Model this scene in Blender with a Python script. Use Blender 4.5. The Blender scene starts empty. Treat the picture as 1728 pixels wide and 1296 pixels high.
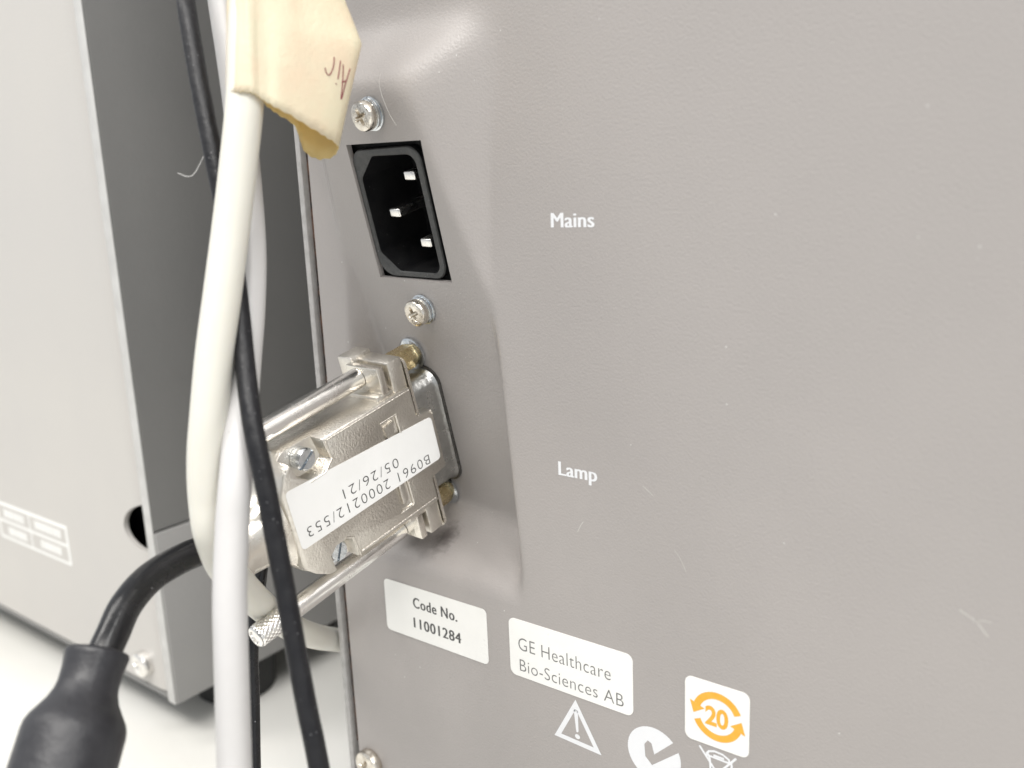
import bpy, bmesh, math, random
import numpy as np
from mathutils import Vector, Matrix

random.seed(4)
S = 0.001                                   # all layout numbers are millimetres
sc = bpy.context.scene
COL = sc.collection

# ------------------------------------------------------------------ camera
CAM = Vector((107.81, -136.18, 20.45))
RIGHT = Vector((0.80014, 0.59847, -0.04005))
DOWN = Vector((0.0974, -0.19552, -0.97585))
FWD = Vector((-0.59185, 0.77692, -0.21474))
cd = bpy.data.cameras.new('camera')
cam = bpy.data.objects.new('camera', cd)
COL.objects.link(cam)
m = Matrix((RIGHT, -DOWN, -FWD)).transposed().to_4x4()
m.translation = CAM * S
cam.matrix_world = m
cd.sensor_width = 36
cd.lens = 36 * 1500 / 1728
cd.clip_start = 0.005
cd.clip_end = 20
cd.dof.use_dof = True
cd.dof.focus_distance = 0.182
cd.dof.aperture_fstop = 15
sc.camera = cam

# ------------------------------------------------------------------ light
world = bpy.data.worlds.new('World')
sc.world = world
world.use_nodes = True
bg = world.node_tree.nodes['Background']
bg.inputs[0].default_value = (0.94, 0.97, 1.0, 1)
bg.inputs[1].default_value = 0.62


def area(name, loc, target, sx, sy, power, col):
    ld = bpy.data.lights.new(name, 'AREA')
    ld.shape = 'RECTANGLE'
    ld.size, ld.size_y = sx, sy
    ld.energy = power
    ld.color = col
    o = bpy.data.objects.new(name, ld)
    COL.objects.link(o)
    o.location = loc
    o.rotation_euler = (Vector(target) - Vector(loc)).to_track_quat('-Z', 'Y').to_euler()
    return o


area('ceiling_lamp', (0.30, -0.80, 1.35), (0, 0, 0), 1.2, 0.30, 21, (1.0, 0.97, 0.93))
area('ceiling_lamp', (-0.75, -0.60, 1.35), (-0.1, 0, 0), 0.3, 1.2, 8, (1.0, 0.97, 0.93))
area('ceiling_lamp', (0.95, -0.22, 1.05), (0, 0, 0), 0.3, 1.0, 7, (1.0, 0.98, 0.95))  # added fill lamp, no known source: brightens faces turned to the right

sc.view_settings.view_transform = 'Standard'
sc.view_settings.look = 'None'
sc.view_settings.exposure = 0.3
sc.view_settings.gamma = 1.0

# ------------------------------------------------------------------ frames
P0 = Vector((-20.739, -2.9944, 16.386))
XX = Vector((0.99748, -0.06803, -0.02028))
TT = Vector((-0.00268, 0.2495, -0.96837))
NN = Vector((-0.07094, -0.96598, -0.24869))


def L(x, s, h):
    """connector frame: x across, s downwards along the slanted face, h out of it"""
    return P0 + XX * x + TT * s + NN * h


def panel_pt(x, z, h=0.0):
    return Vector((x, -h, z))


# ------------------------------------------------------------------ objects
BASE = {}


def empty(name, loc, label, cat, group=None):
    o = bpy.data.objects.new(name, None)
    COL.objects.link(o)
    o.location = Vector(loc) * S
    o.empty_display_size = 0.01
    BASE[o] = Vector(loc)
    o['label'] = label
    o['category'] = cat
    if group:
        o['group'] = group
    return o


def make(name, verts, faces, mat, parent=None, smooth=None, loc=None, label=None, cat=None, kind=None):
    base = BASE[parent] if parent else Vector(loc or (0, 0, 0))
    me = bpy.data.meshes.new(name)
    me.from_pydata([tuple((Vector(v) - base) * S) for v in verts], [], [tuple(f) for f in faces])
    return finish(name, me, mat, parent, smooth, base, label, cat, kind)


def finish(name, me, mat, parent, smooth, base, label=None, cat=None, kind=None):
    me.materials.clear()
    me.materials.append(mat)
    me.validate()
    bm = bmesh.new()
    bm.from_mesh(me)
    bmesh.ops.recalc_face_normals(bm, faces=bm.faces)
    bm.to_mesh(me)
    bm.free()
    if smooth is not None:
        me.shade_smooth()
        if smooth < 180:
            me.set_sharp_from_angle(angle=math.radians(smooth))
    o = bpy.data.objects.new(name, me)
    COL.objects.link(o)
    BASE[o] = base
    if parent:
        o.parent = parent
    else:
        o.location = base * S
    if label:
        o['label'] = label
    if cat:
        o['category'] = cat
    if kind:
        o['kind'] = kind
    return o


class MB:
    def __init__(self):
        self.v, self.f = [], []

    def add(self, v, f):
        n = len(self.v)
        self.v += [Vector(p) for p in v]
        self.f += [[i + n for i in q] for q in f]
        return self

    def build(self, name, mat, parent=None, **k):
        return make(name, self.v, self.f, mat, parent, **k)


def box(a, b, T=None):
    """box between corners a, b; T maps local to world"""
    (x0, y0, z0), (x1, y1, z1) = a, b
    v = [(x0, y0, z0), (x1, y0, z0), (x1, y1, z0), (x0, y1, z0), (x0, y0, z1), (x1, y0, z1), (x1, y1, z1), (x0, y1, z1)]
    if T:
        v = [T(*p) for p in v]
    return v, [(0, 3, 2, 1), (4, 5, 6, 7), (0, 1, 5, 4), (1, 2, 6, 5), (2, 3, 7, 6), (3, 0, 4, 7)]


def bbox(a, b, r, T=None, seg=2):
    """bevelled box"""
    bm = bmesh.new()
    v, f = box(a, b)
    vs = [bm.verts.new(p) for p in v]
    for q in f:
        bm.faces.new([vs[i] for i in q])
    bmesh.ops.recalc_face_normals(bm, faces=bm.faces)
    bmesh.ops.bevel(bm, geom=list(bm.edges), offset=r, segments=seg, affect='EDGES', profile=0.5, clamp_overlap=True)
    bm.verts.index_update()
    vv = [T(*p.co) if T else p.co.copy() for p in bm.verts]
    ff = [[p.index for p in q.verts] for q in bm.faces]
    bm.free()
    return vv, ff


def lathe(prof, T, n=32, star=None):
    """prof = [(r, h)], T(x, y, h) to world; star = function(angle, r, index) -> r"""
    v, f = [], []
    for k, (r, h) in enumerate(prof):
        for i in range(n):
            a = 2 * math.pi * i / n
            rr = star(a, r, k) if star else r
            v.append(T(rr * math.cos(a), rr * math.sin(a), h))
    for k in range(len(prof) - 1):
        for i in range(n):
            j = (i + 1) % n
            f.append((k * n + i, k * n + j, (k + 1) * n + j, (k + 1) * n + i))
    f.append(tuple(range(n))[::-1])
    f.append(tuple((len(prof) - 1) * n + i for i in range(n)))
    return v, f


def rounded(x0, x1, y0, y1, r, n=6):
    """closed rounded rectangle; r a number or 4 radii (x1y1, x0y1, x0y0, x1y0)"""
    rs = r if isinstance(r, (list, tuple)) else [r] * 4
    out = []
    for (cx, cy, a0, q) in ((x1, y1, 0, rs[0]), (x0, y1, 90, rs[1]), (x0, y0, 180, rs[2]), (x1, y0, 270, rs[3])):
        sx = -1 if cx == x1 else 1
        sy = -1 if cy == y1 else 1
        for i in range(n + 1):
            a = math.radians(a0 + 90 * i / n)
            out.append((cx + sx * q + q * math.cos(a), cy + sy * q + q * math.sin(a)))
    return out


def prism(poly, h0, h1, T):
    n = len(poly)
    v = [T(x, y, h0) for x, y in poly] + [T(x, y, h1) for x, y in poly]
    f = [tuple(range(n))[::-1], tuple(range(n, 2 * n))]
    f += [(i, (i + 1) % n, (i + 1) % n + n, i + n) for i in range(n)]
    return v, f


def spline(pts, per=10):
    p = [Vector(q) for q in pts]
    p = [p[0] * 2 - p[1]] + p + [p[-1] * 2 - p[-2]]
    out = []
    for i in range(1, len(p) - 2):
        a, b, c, d = p[i - 1], p[i], p[i + 1], p[i + 2]
        for k in range(per):
            t = k / per
            out.append(0.5 * ((2 * b) + (c - a) * t + (2 * a - 5 * b + 4 * c - d) * t * t + (3 * b - a - 3 * c + d) * t ** 3))
    out.append(p[-2])
    return out


def tube(path, r, n=24, wob=0.0):
    v, f = [], []
    up = Vector((0.3, 1, 0.1)).normalized()
    for i, p in enumerate(path):
        t = (path[min(i + 1, len(path) - 1)] - path[max(i - 1, 0)]).normalized()
        up = (up - t * up.dot(t)).normalized()
        w = t.cross(up)
        rr = r(i / (len(path) - 1)) if callable(r) else r
        rr *= 1 + wob * math.sin(i * 0.9) * math.sin(i * 0.37)
        for k in range(n):
            a = 2 * math.pi * k / n
            v.append(p + up * rr * math.cos(a) + w * rr * math.sin(a))
    for i in range(len(path) - 1):
        for k in range(n):
            j = (k + 1) % n
            f.append((i * n + k, i * n + j, (i + 1) * n + j, (i + 1) * n + k))
    f.append(tuple(range(n))[::-1])
    f.append(tuple((len(path) - 1) * n + k for k in range(n)))
    return v, f


def ribbon(pts, w, T, closed=False):
    """flat stroke of width w through 2-D points"""
    pts = [Vector((a, b, 0)) for a, b in pts]
    n = len(pts)
    v, f = [], []
    for i, p in enumerate(pts):
        a = pts[i - 1] if (i or closed) else p
        b = pts[(i + 1) % n] if (i < n - 1 or closed) else p
        d1 = (p - a).normalized() if (p - a).length > 1e-9 else (b - p).normalized()
        d2 = (b - p).normalized() if (b - p).length > 1e-9 else d1
        n1 = Vector((-d1.y, d1.x, 0)); n2 = Vector((-d2.y, d2.x, 0))
        nn = (n1 + n2).normalized()
        k = w / 2 / max(0.35, nn.dot(n1))
        v += [T(*(p + nn * k).xy), T(*(p - nn * k).xy)]
    for i in range(n if closed else n - 1):
        j = (i + 1) % n
        f.append((2 * i, 2 * i + 1, 2 * j + 1, 2 * j))
    return v, f


def text_mesh(body, x0, y0, w, h, T, bold=0.0, spacing=1.0, cap='B'):
    """lettering fitted to width w and capital height h with its baseline start at (x0, y0)"""
    def get(b):
        cu = bpy.data.curves.new('t', 'FONT')
        cu.body = b
        cu.offset = bold
        cu.space_character = spacing
        cu.resolution_u = 5
        ob = bpy.data.objects.new('t', cu)
        COL.objects.link(ob)
        dg = bpy.context.evaluated_depsgraph_get()
        me = bpy.data.meshes.new_from_object(ob.evaluated_get(dg))
        v = [q.co.copy() for q in me.vertices]
        f = [list(p.vertices) for p in me.polygons]
        bpy.data.objects.remove(ob); bpy.data.curves.remove(cu); bpy.data.meshes.remove(me)
        return v, f
    cv, _ = get(cap)
    ch = max(q.y for q in cv)
    v, f = get(body)
    xa, xb = min(q.x for q in v), max(q.x for q in v)
    return [T(x0 + (q.x - xa) / (xb - xa) * w, y0 + q.y / ch * h) for q in v], f


def evaluated(mb, mods):
    """build mesh data, run modifiers and cutters, return verts and faces in millimetres"""
    me = bpy.data.meshes.new('tmp')
    me.from_pydata([tuple(v) for v in mb.v], [], [tuple(q) for q in mb.f])
    bm = bmesh.new(); bm.from_mesh(me)
    bmesh.ops.recalc_face_normals(bm, faces=bm.faces)
    bm.to_mesh(me); bm.free()
    ob = bpy.data.objects.new('tmp', me)
    COL.objects.link(ob)
    junk = []
    for kind, arg in mods:
        if kind == 'bevel':
            md = ob.modifiers.new('b', 'BEVEL')
            md.width, md.segments, md.limit_method, md.angle_limit = arg[0], arg[1], 'ANGLE', math.radians(arg[2] if len(arg) > 2 else 35)
        else:
            cm = bpy.data.meshes.new('cut')
            cm.from_pydata([tuple(v) for v in arg.v], [], [tuple(q) for q in arg.f])
            bm = bmesh.new(); bm.from_mesh(cm)
            bmesh.ops.recalc_face_normals(bm, faces=bm.faces)
            bm.to_mesh(cm); bm.free()
            co = bpy.data.objects.new('cut', cm)
            COL.objects.link(co)
            junk.append(co)
            md = ob.modifiers.new('c', 'BOOLEAN')
            md.operation, md.object, md.solver = 'DIFFERENCE', co, 'EXACT'
    dg = bpy.context.evaluated_depsgraph_get()
    out = bpy.data.meshes.new_from_object(ob.evaluated_get(dg))
    v = [q.co.copy() for q in out.vertices]
    f = [list(p.vertices) for p in out.polygons]
    for o in junk + [ob]:
        d = o.data
        bpy.data.objects.remove(o); bpy.data.meshes.remove(d)
    bpy.data.meshes.remove(out)
    r = MB(); r.v, r.f = v, f
    return r


def mapped(mb, T):
    mb.v = [T(*p) for p in mb.v]
    return mb


# ------------------------------------------------------------------ materials
def material(name, col, rough=0.5, metal=0.0, bump=None, vary=None, spec=0.5, coat=0.0, specks=None, trans=0.0, sss=0.0):
    """bump = (mm size, strength, detail); vary = (mm size, second colour, amount); specks = (mm spacing, colour, share)"""
    mt = bpy.data.materials.new(name)
    mt.use_nodes = True
    nt = mt.node_tree
    N, K = nt.nodes, nt.links
    b = N['Principled BSDF']
    b.inputs['Base Color'].default_value = (*col, 1)
    b.inputs['Roughness'].default_value = rough
    b.inputs['Metallic'].default_value = metal
    b.inputs['Specular IOR Level'].default_value = spec
    b.inputs['Coat Weight'].default_value = coat
    if sss:
        b.inputs['Subsurface Weight'].default_value = sss
        b.inputs['Subsurface Radius'].default_value = (0.003, 0.002, 0.001)
        b.inputs['Subsurface Scale'].default_value = 0.5
    tc = N.new('ShaderNodeTexCoord')
    cur = None

    def noise(mm, detail=3, rough_=0.55):
        n = N.new('ShaderNodeTexNoise')
        n.inputs['Scale'].default_value = 1000.0 / mm
        n.inputs['Detail'].default_value = detail
        n.inputs['Roughness'].default_value = rough_
        K.new(tc.outputs['Object'], n.inputs['Vector'])
        return n

    def mix(fac, a, bb):
        mx = N.new('ShaderNodeMix')
        mx.data_type = 'RGBA'
        K.new(fac, mx.inputs['Factor'])
        for sock, val in ((mx.inputs['A'], a), (mx.inputs['B'], bb)):
            if hasattr(val, 'is_output'):
                K.new(val, sock)
            else:
                sock.default_value = (*val, 1)
        return mx.outputs['Result']

    def ramp(val, lo, hi, amt=1.0):
        r = N.new('ShaderNodeMapRange')
        r.inputs['From Min'].default_value = lo
        r.inputs['From Max'].default_value = hi
        r.inputs['To Max'].default_value = amt
        K.new(val, r.inputs['Value'])
        return r.outputs['Result']
    cur = col
    if vary:
        n = noise(vary[0], 4)
        cur = mix(ramp(n.outputs['Fac'], 0.35, 0.68, vary[2]), cur, vary[1])
        rr = N.new('ShaderNodeMapRange')
        rr.inputs['From Min'].default_value = 0.3
        rr.inputs['From Max'].default_value = 0.7
        rr.inputs['To Min'].default_value = max(0.02, rough - 0.06)
        rr.inputs['To Max'].default_value = rough + 0.08
        K.new(n.outputs['Fac'], rr.inputs['Value'])
        K.new(rr.outputs['Result'], b.inputs['Roughness'])
    if specks:
        vo = N.new('ShaderNodeTexVoronoi')
        vo.inputs['Scale'].default_value = 1000.0 / specks[0]
        K.new(tc.outputs['Object'], vo.inputs['Vector'])
        d = ramp(vo.outputs['Distance'], specks[3] if len(specks) > 3 else 0.055, (specks[3] if len(specks) > 3 else 0.055) * 0.7)
        sp = N.new('ShaderNodeSeparateColor')
        K.new(vo.outputs['Color'], sp.inputs[0])
        pick = N.new('ShaderNodeMath'); pick.operation = 'LESS_THAN'
        K.new(sp.outputs[0], pick.inputs[0]); pick.inputs[1].default_value = specks[2]
        mu = N.new('ShaderNodeMath'); mu.operation = 'MULTIPLY'
        K.new(d, mu.inputs[0]); K.new(pick.outputs[0], mu.inputs[1])
        cur = mix(mu.outputs[0], cur, specks[1])
    if hasattr(cur, 'is_output'):
        K.new(cur, b.inputs['Base Color'])
    if bump:
        n = noise(bump[0], bump[2] if len(bump) > 2 else 2)
        bu = N.new('ShaderNodeBump')
        bu.inputs['Strength'].default_value = bump[1]
        bu.inputs['Distance'].default_value = bump[0] * S * 0.35
        K.new(n.outputs['Fac'], bu.inputs['Height'])
        K.new(bu.outputs[0], b.inputs['Normal'])
    if trans:
        tr = N.new('ShaderNodeBsdfTranslucent')
        tr.inputs[0].default_value = (*col, 1)
        ms = N.new('ShaderNodeMixShader')
        ms.inputs[0].default_value = trans
        K.new(b.outputs[0], ms.inputs[1]); K.new(tr.outputs[0], ms.inputs[2])
        K.new(ms.outputs[0], N['Material Output'].inputs[0])
    mt['api'] = 1
    return mt, (N, K, b, tc, cur, mix, ramp, noise)


def simple(*a, **k):
    return material(*a, **k)[0]


PANEL_COL = (0.336, 0.313, 0.300)
M = {}
M['panel'], px = material('powder_coated_panel', PANEL_COL, rough=0.38, bump=(0.5, 0.5, 2),
                          vary=(30, (0.312, 0.292, 0.280), 0.6), specks=(2.6, (0.62, 0.61, 0.60), 0.16, 0.055))
M['second_panel'] = simple('second_panel_paint', (0.495, 0.475, 0.447), rough=0.4, bump=(0.9, 0.2, 2), vary=(60, (0.47, 0.455, 0.44), 0.5))
M['side_paint'] = simple('side_paint', (0.190, 0.188, 0.183), rough=0.45, bump=(1.2, 0.15, 2), vary=(40, (0.165, 0.164, 0.160), 0.6))  # colour darkened to carry the shade of the gap between the instruments
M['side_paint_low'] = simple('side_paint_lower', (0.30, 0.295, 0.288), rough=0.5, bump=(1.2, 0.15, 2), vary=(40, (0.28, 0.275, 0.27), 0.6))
M['edge'] = simple('edge_metal', (0.42, 0.41, 0.40), rough=0.45, bump=(0.6, 0.5, 3), vary=(2.5, (0.30, 0.29, 0.28), 0.7))
M['trim'] = simple('trim_paint', (0.55, 0.545, 0.53), rough=0.4, vary=(8, (0.40, 0.39, 0.38), 0.5))
M['gasket'] = simple('brown_gasket', (0.012, 0.010, 0.009), rough=0.8, bump=(1.0, 0.8, 3), vary=(2.2, (0.16, 0.085, 0.055), 0.9))
M['dark'] = simple('dark_interior', (0.008, 0.008, 0.008), rough=0.8)
M['inlet'] = simple('inlet_plastic', (0.008, 0.008, 0.009), rough=0.4, bump=(0.5, 0.3, 3), vary=(3, (0.014, 0.014, 0.014), 0.5), spec=0.35, specks=(1.2, (0.10, 0.10, 0.10), 0.25, 0.1))  # cavity copy of the plastic, its shade put into the darker colour
M['inlet_rim'] = simple('dusty_inlet_rim', (0.034, 0.035, 0.035), rough=0.5, bump=(0.5, 0.5, 3), vary=(1.5, (0.075, 0.075, 0.073), 0.7), specks=(0.9, (0.2, 0.2, 0.2), 0.2, 0.12))  # paler copy of the same plastic: dust plus lit gloss painted in
M['screw'] = simple('zinc_screw', (0.82, 0.78, 0.71), rough=0.2, metal=1, bump=(0.8, 0.35, 3), vary=(1.6, (0.50, 0.44, 0.36), 0.7))
M['chrome'] = simple('nickel_chrome', (0.90, 0.885, 0.86), rough=0.24, metal=1, bump=(6, 0.05, 2), vary=(5, (0.74, 0.71, 0.67), 0.5))
M['die_cast'] = simple('die_cast_nickel', (0.75, 0.715, 0.655), rough=0.34, metal=1, bump=(0.5, 0.75, 2), vary=(4, (0.62, 0.585, 0.53), 0.6))
M['die_smooth'] = simple('die_cast_smooth', (0.80, 0.765, 0.70), rough=0.24, metal=1, bump=(1.5, 0.12, 2), vary=(6, (0.66, 0.61, 0.53), 0.5))
M['steel'] = simple('tinned_steel', (0.50, 0.50, 0.485), rough=0.3, metal=1, bump=(1.5, 0.3, 3), vary=(3, (0.36, 0.36, 0.35), 0.8))
M['dark_steel'] = simple('dark_steel', (0.16, 0.155, 0.15), rough=0.45, metal=1, bump=(0.8, 0.6, 3), vary=(1.2, (0.06, 0.058, 0.055), 0.8))
M['brass'] = simple('brass', (0.76, 0.63, 0.38), rough=0.26, metal=1, bump=(1, 0.3, 3), vary=(2, (0.56, 0.42, 0.20), 0.7))
M['zinc_blue'] = simple('blue_zinc', (0.74, 0.76, 0.77), rough=0.2, metal=1, bump=(0.9, 0.3, 3), vary=(1.5, (0.48, 0.53, 0.58), 0.7))
M['sticker'] = simple('white_sticker', (0.87, 0.87, 0.86), rough=0.35, bump=(3, 0.04, 2), vary=(15, (0.77, 0.77, 0.75), 0.6))
M['label'] = simple('label_film', (0.78, 0.775, 0.75), rough=0.32, bump=(1.5, 0.06, 2), vary=(10, (0.74, 0.735, 0.71), 0.6))
M['ink'] = simple('grey_ink', (0.055, 0.055, 0.055), rough=0.55, vary=(0.8, (0.11, 0.11, 0.11), 0.7))
M['ink_grey'] = simple('pale_grey_ink', (0.13, 0.13, 0.128), rough=0.55, vary=(0.8, (0.2, 0.2, 0.2), 0.7))
M['paint_white'] = simple('white_print', (0.70, 0.71, 0.73), rough=0.45, vary=(1.2, (0.70, 0.70, 0.71), 0.5))
M['orange'] = simple('orange_print', (0.80, 0.36, 0.03), rough=0.4, vary=(1.5, (0.84, 0.42, 0.06), 0.6))
M['pen'] = simple('maroon_pen', (0.20, 0.035, 0.045), rough=0.6)
M['cream'] = simple('cream_tubing', (0.63, 0.615, 0.555), rough=0.4, bump=(8, 0.05, 2), vary=(14, (0.64, 0.62, 0.55), 0.6), sss=0.1)
M['grey_cable'] = simple('pale_grey_cable', (0.53, 0.52, 0.515), rough=0.42, bump=(5, 0.05, 2), vary=(18, (0.49, 0.48, 0.47), 0.6), specks=(5, (0.3, 0.29, 0.27), 0.12))
M['black_cable'] = simple('black_cable', (0.009, 0.009, 0.011), rough=0.42, bump=(2.0, 0.25, 3), vary=(2.5, (0.018, 0.018, 0.020), 0.6), spec=0.3, specks=(1.1, (0.11, 0.11, 0.115), 0.5, 0.13))
M['thick_cable'] = simple('thick_black_cable', (0.008, 0.008, 0.009), rough=0.24, bump=(3.5, 0.10, 2), vary=(4, (0.014, 0.014, 0.015), 0.6), spec=0.45, specks=(2.0, (0.2, 0.2, 0.21), 0.3, 0.07))
M['rubber'] = simple('dark_rubber', (0.018, 0.018, 0.021), rough=0.36, bump=(2.2, 0.2, 3), vary=(6, (0.036, 0.036, 0.040), 0.8), spec=0.4, specks=(2.2, (0.24, 0.24, 0.24), 0.25, 0.08))
M['tape'] = simple('masking_tape', (0.82, 0.775, 0.60), rough=0.5, bump=(0.8, 0.35, 3), vary=(6, (0.84, 0.71, 0.55), 0.9), trans=0.3)
M['tape_back'] = simple('masking_tape_adhesive', (0.84, 0.66, 0.30), rough=0.5, bump=(0.8, 0.3, 3), trans=0.35)
M['table'] = simple('white_table', (0.67, 0.66, 0.62), rough=0.4, bump=(4, 0.05, 2), vary=(120, (0.76, 0.76, 0.745), 0.6))
M['foot'] = simple('foot_rubber', (0.012, 0.012, 0.012), rough=0.6)
M['fibre'] = simple('pale_fibre', (0.72, 0.71, 0.69), rough=0.7)
M['faint_white'] = simple('scuff', (0.50, 0.49, 0.47), rough=0.6, vary=(0.8, (0.42, 0.39, 0.365), 0.9))
M['far_print'] = simple('far_label_print', (0.80, 0.80, 0.78), rough=0.5)
M['far_ink'] = simple('far_label_ink', (0.56, 0.56, 0.54), rough=0.5)

# a smudge of dark dirt on the floor of the recess and grime in its corner (panel material)
N_, K_, b_, tc_, cur_, mix_, ramp_, noise_ = px
PB = Vector((98.0, 0.0, -135.0))                      # base of the instrument, origin of the panel's object space


def blot(centre, rad, colour, amt, cur, stretch=(1, 1, 1)):
    mp = N_.new('ShaderNodeVectorMath'); mp.operation = 'SUBTRACT'
    K_.new(tc_.outputs['Object'], mp.inputs[0])
    mp.inputs[1].default_value = tuple((Vector(centre) - PB) * S)
    sc_ = N_.new('ShaderNodeVectorMath'); sc_.operation = 'MULTIPLY'
    K_.new(mp.outputs[0], sc_.inputs[0]); sc_.inputs[1].default_value = tuple(1000.0 / rad * q for q in stretch)
    ln = N_.new('ShaderNodeVectorMath'); ln.operation = 'LENGTH'
    K_.new(sc_.outputs[0], ln.inputs[0])
    n = noise_(1.6, 5, 0.7)
    ad = N_.new('ShaderNodeMath'); ad.operation = 'MULTIPLY_ADD'
    K_.new(n.outputs['Fac'], ad.inputs[0]); ad.inputs[1].default_value = 1.5; ad.inputs[2].default_value = -0.75
    a2 = N_.new('ShaderNodeMath'); a2.operation = 'ADD'
    K_.new(ln.outputs['Value'], a2.inputs[0]); K_.new(ad.outputs[0], a2.inputs[1])
    return mix_(ramp_(a2.outputs[0], 1.15, 0.25, amt), cur, colour)


# ------------------------------------------------------------------ table
tb = MB()
tb.add(*bbox((-900, -420, -190), (700, 640, -150), 3))
tb.build('table', M['table'], smooth=40, loc=(-100, 100, -190), kind='structure')

# ================================================================== main instrument
inst = empty('instrument', PB, 'warm grey instrument whose back panel carries a black power inlet and white printing', 'instrument')

# ---- back panel: flat sheet with a pressed, slanted connector pocket
gx = np.arange(-56, 14.01, 0.25)
gz = np.arange(-82, 72.01, 0.25)
GX, GZ = np.meshgrid(gx, gz, indexing='ij')
yf = P0.y - (NN.x * (GX - P0.x) + NN.z * (GZ - P0.z)) / NN.y
xr = np.interp(GZ, [-80, -54, -5, 7, 22, 36, 60], [6.0, 3.9, 0.0, -0.2, 0.5, 1.6, 2.6])
xl = np.interp(GZ, [-80, -30, 3, 26, 45, 60], [-44.5, -42.5, -40.6, -44.5, -48.0, -48.5])
up = yf < 0
dr = (xr - GX) * np.where(up, 0.75, 2.6)
dl = (GX - xl) * np.where(up, 1.1, 1.7)
dt = (52.0 - GZ) * 0.92
db = (GZ + 62.0) * np.interp(GZ, [-62, -40], [1.2, 3.0])


def smin(a, b, k):
    h = np.clip(0.5 + 0.5 * (b - a) / k, 0, 1)
    return b * (1 - h) + a * h - k * h * (1 - h)


d = smin(smin(dr, dl, 3.0), smin(dt, db, 3.0), 4.0)
d = np.clip(d, 0, None)
mag = np.minimum(np.abs(yf), d)
H0 = np.where(up, -mag, mag)


def blur(a, sig):
    r = int(sig * 3 / 0.25) + 1
    k = np.exp(-0.5 * (np.arange(-r, r + 1) * 0.25 / sig) ** 2)
    k /= k.sum()
    p = np.pad(a, ((r, r), (0, 0)), mode='edge')
    a = sum(k[i] * p[i:i + a.shape[0], :] for i in range(2 * r + 1))
    p = np.pad(a, ((0, 0), (r, r)), mode='edge')
    return sum(k[i] * p[:, i:i + a.shape[1]] for i in range(2 * r + 1))


soft, crisp = blur(H0, 2.2), blur(H0, 0.8)
wmix = np.clip((GZ - 18) / 22, 0, 1)
HF = crisp * (1 - wmix) + soft * wmix


def blur_z(a, sig):
    r = int(sig * 3 / 0.25) + 1
    k = np.exp(-0.5 * (np.arange(-r, r + 1) * 0.25 / sig) ** 2)
    k /= k.sum()
    p = np.pad(a, ((0, 0), (r, r)), mode='edge')
    return sum(k[i] * p[:, i:i + a.shape[1]] for i in range(2 * r + 1))


wz = np.clip((-42 - GZ) / 10, 0, 1)                    # the foot of the pocket rises in one soft sweep
HF = HF * (1 - wz) + blur_z(HF, 1.9) * wz
HF = HF * np.clip((GZ + 67.5) / 3.5, 0, 1)


def sheet_y(x, z):
    if x <= gx[0] or x >= gx[-1] or z <= gz[0] or z >= gz[-1]:
        return 0.0
    i = (x - gx[0]) / 0.25; j = (z - gz[0]) / 0.25
    a, b = int(i), int(j)
    u, v = i - a, j - b
    return float(HF[a, b] * (1 - u) * (1 - v) + HF[a + 1, b] * u * (1 - v) + HF[a, b + 1] * (1 - u) * v + HF[a + 1, b + 1] * u * v)


def cuts(lo, hi, step, keep):
    pts = sorted([lo, hi] + keep)
    out = []
    for a, b in zip(pts[:-1], pts[1:]):
        n = max(1, round((b - a) / step))
        out += [a + (b - a) * i / n for i in range(n)]
    return out + [hi]


OX, OS = 10.9, 14.3                                    # half size of the inlet opening
lx = cuts(-28.6, 30, 0.45, [-OX, OX])
ls = cuts(-45, 84, 0.45, [-OS, OS])
nx, ns = len(lx) + 2, len(ls) + 2
PX0, PX1, PZ0, PZ1 = -50.3, 250.0, -133.0, 420.0
pv = []
for j in range(ns):
    for i in range(nx):
        x = lx[min(max(i - 1, 0), nx - 3)]
        s = ls[min(max(j - 1, 0), ns - 3)]
        q = L(x, s, 0)
        X, Z = q.x, q.z
        if i == 0: X = PX0
        if i == nx - 1: X = PX1
        if j == 0: Z = PZ1
        if j == ns - 1: Z = PZ0
        pv.append(Vector((X, sheet_y(X, Z), Z)))
pf = []
ia, ib = lx.index(-OX) + 1, lx.index(OX) + 1
ja, jb = ls.index(-OS) + 1, ls.index(OS) + 1
for j in range(ns - 1):
    for i in range(nx - 1):
        if ia <= i < ib and ja <= j < jb:
            continue
        pf.append((j * nx + i, j * nx + i + 1, (j + 1) * nx + i + 1, (j + 1) * nx + i))
ring = [(i, ja) for i in range(ia, ib)] + [(ib, j) for j in range(ja, jb)] + [(i, jb) for i in range(ib, ia, -1)] + [(ia, j) for j in range(jb, ja, -1)]
n0 = len(pv)
pv += [pv[j * nx + i] - NN * 1.3 for i, j in ring]
for k in range(len(ring)):
    (i, j), (i2, j2) = ring[k], ring[(k + 1) % len(ring)]
    pf.append((j * nx + i, j2 * nx + i2, n0 + (k + 1) % len(ring), n0 + k))
n0 = len(pv)                                           # folded left edge of the sheet
pv += [pv[j * nx] + Vector((0, 2.0, 0)) for j in range(ns)]
for j in range(ns - 1):
    pf.append((j * nx, (j + 1) * nx, n0 + j + 1, n0 + j))
panel = make('rear_panel', pv, pf, M['panel'], inst, smooth=50)

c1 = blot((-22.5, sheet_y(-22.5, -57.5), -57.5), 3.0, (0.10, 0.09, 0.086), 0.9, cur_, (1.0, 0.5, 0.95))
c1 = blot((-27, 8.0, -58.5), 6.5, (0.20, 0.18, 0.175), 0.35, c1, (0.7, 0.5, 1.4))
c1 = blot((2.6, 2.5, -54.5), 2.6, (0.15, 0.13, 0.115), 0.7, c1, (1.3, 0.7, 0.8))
K_.new(c1, b_.inputs['Base Color'])

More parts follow.
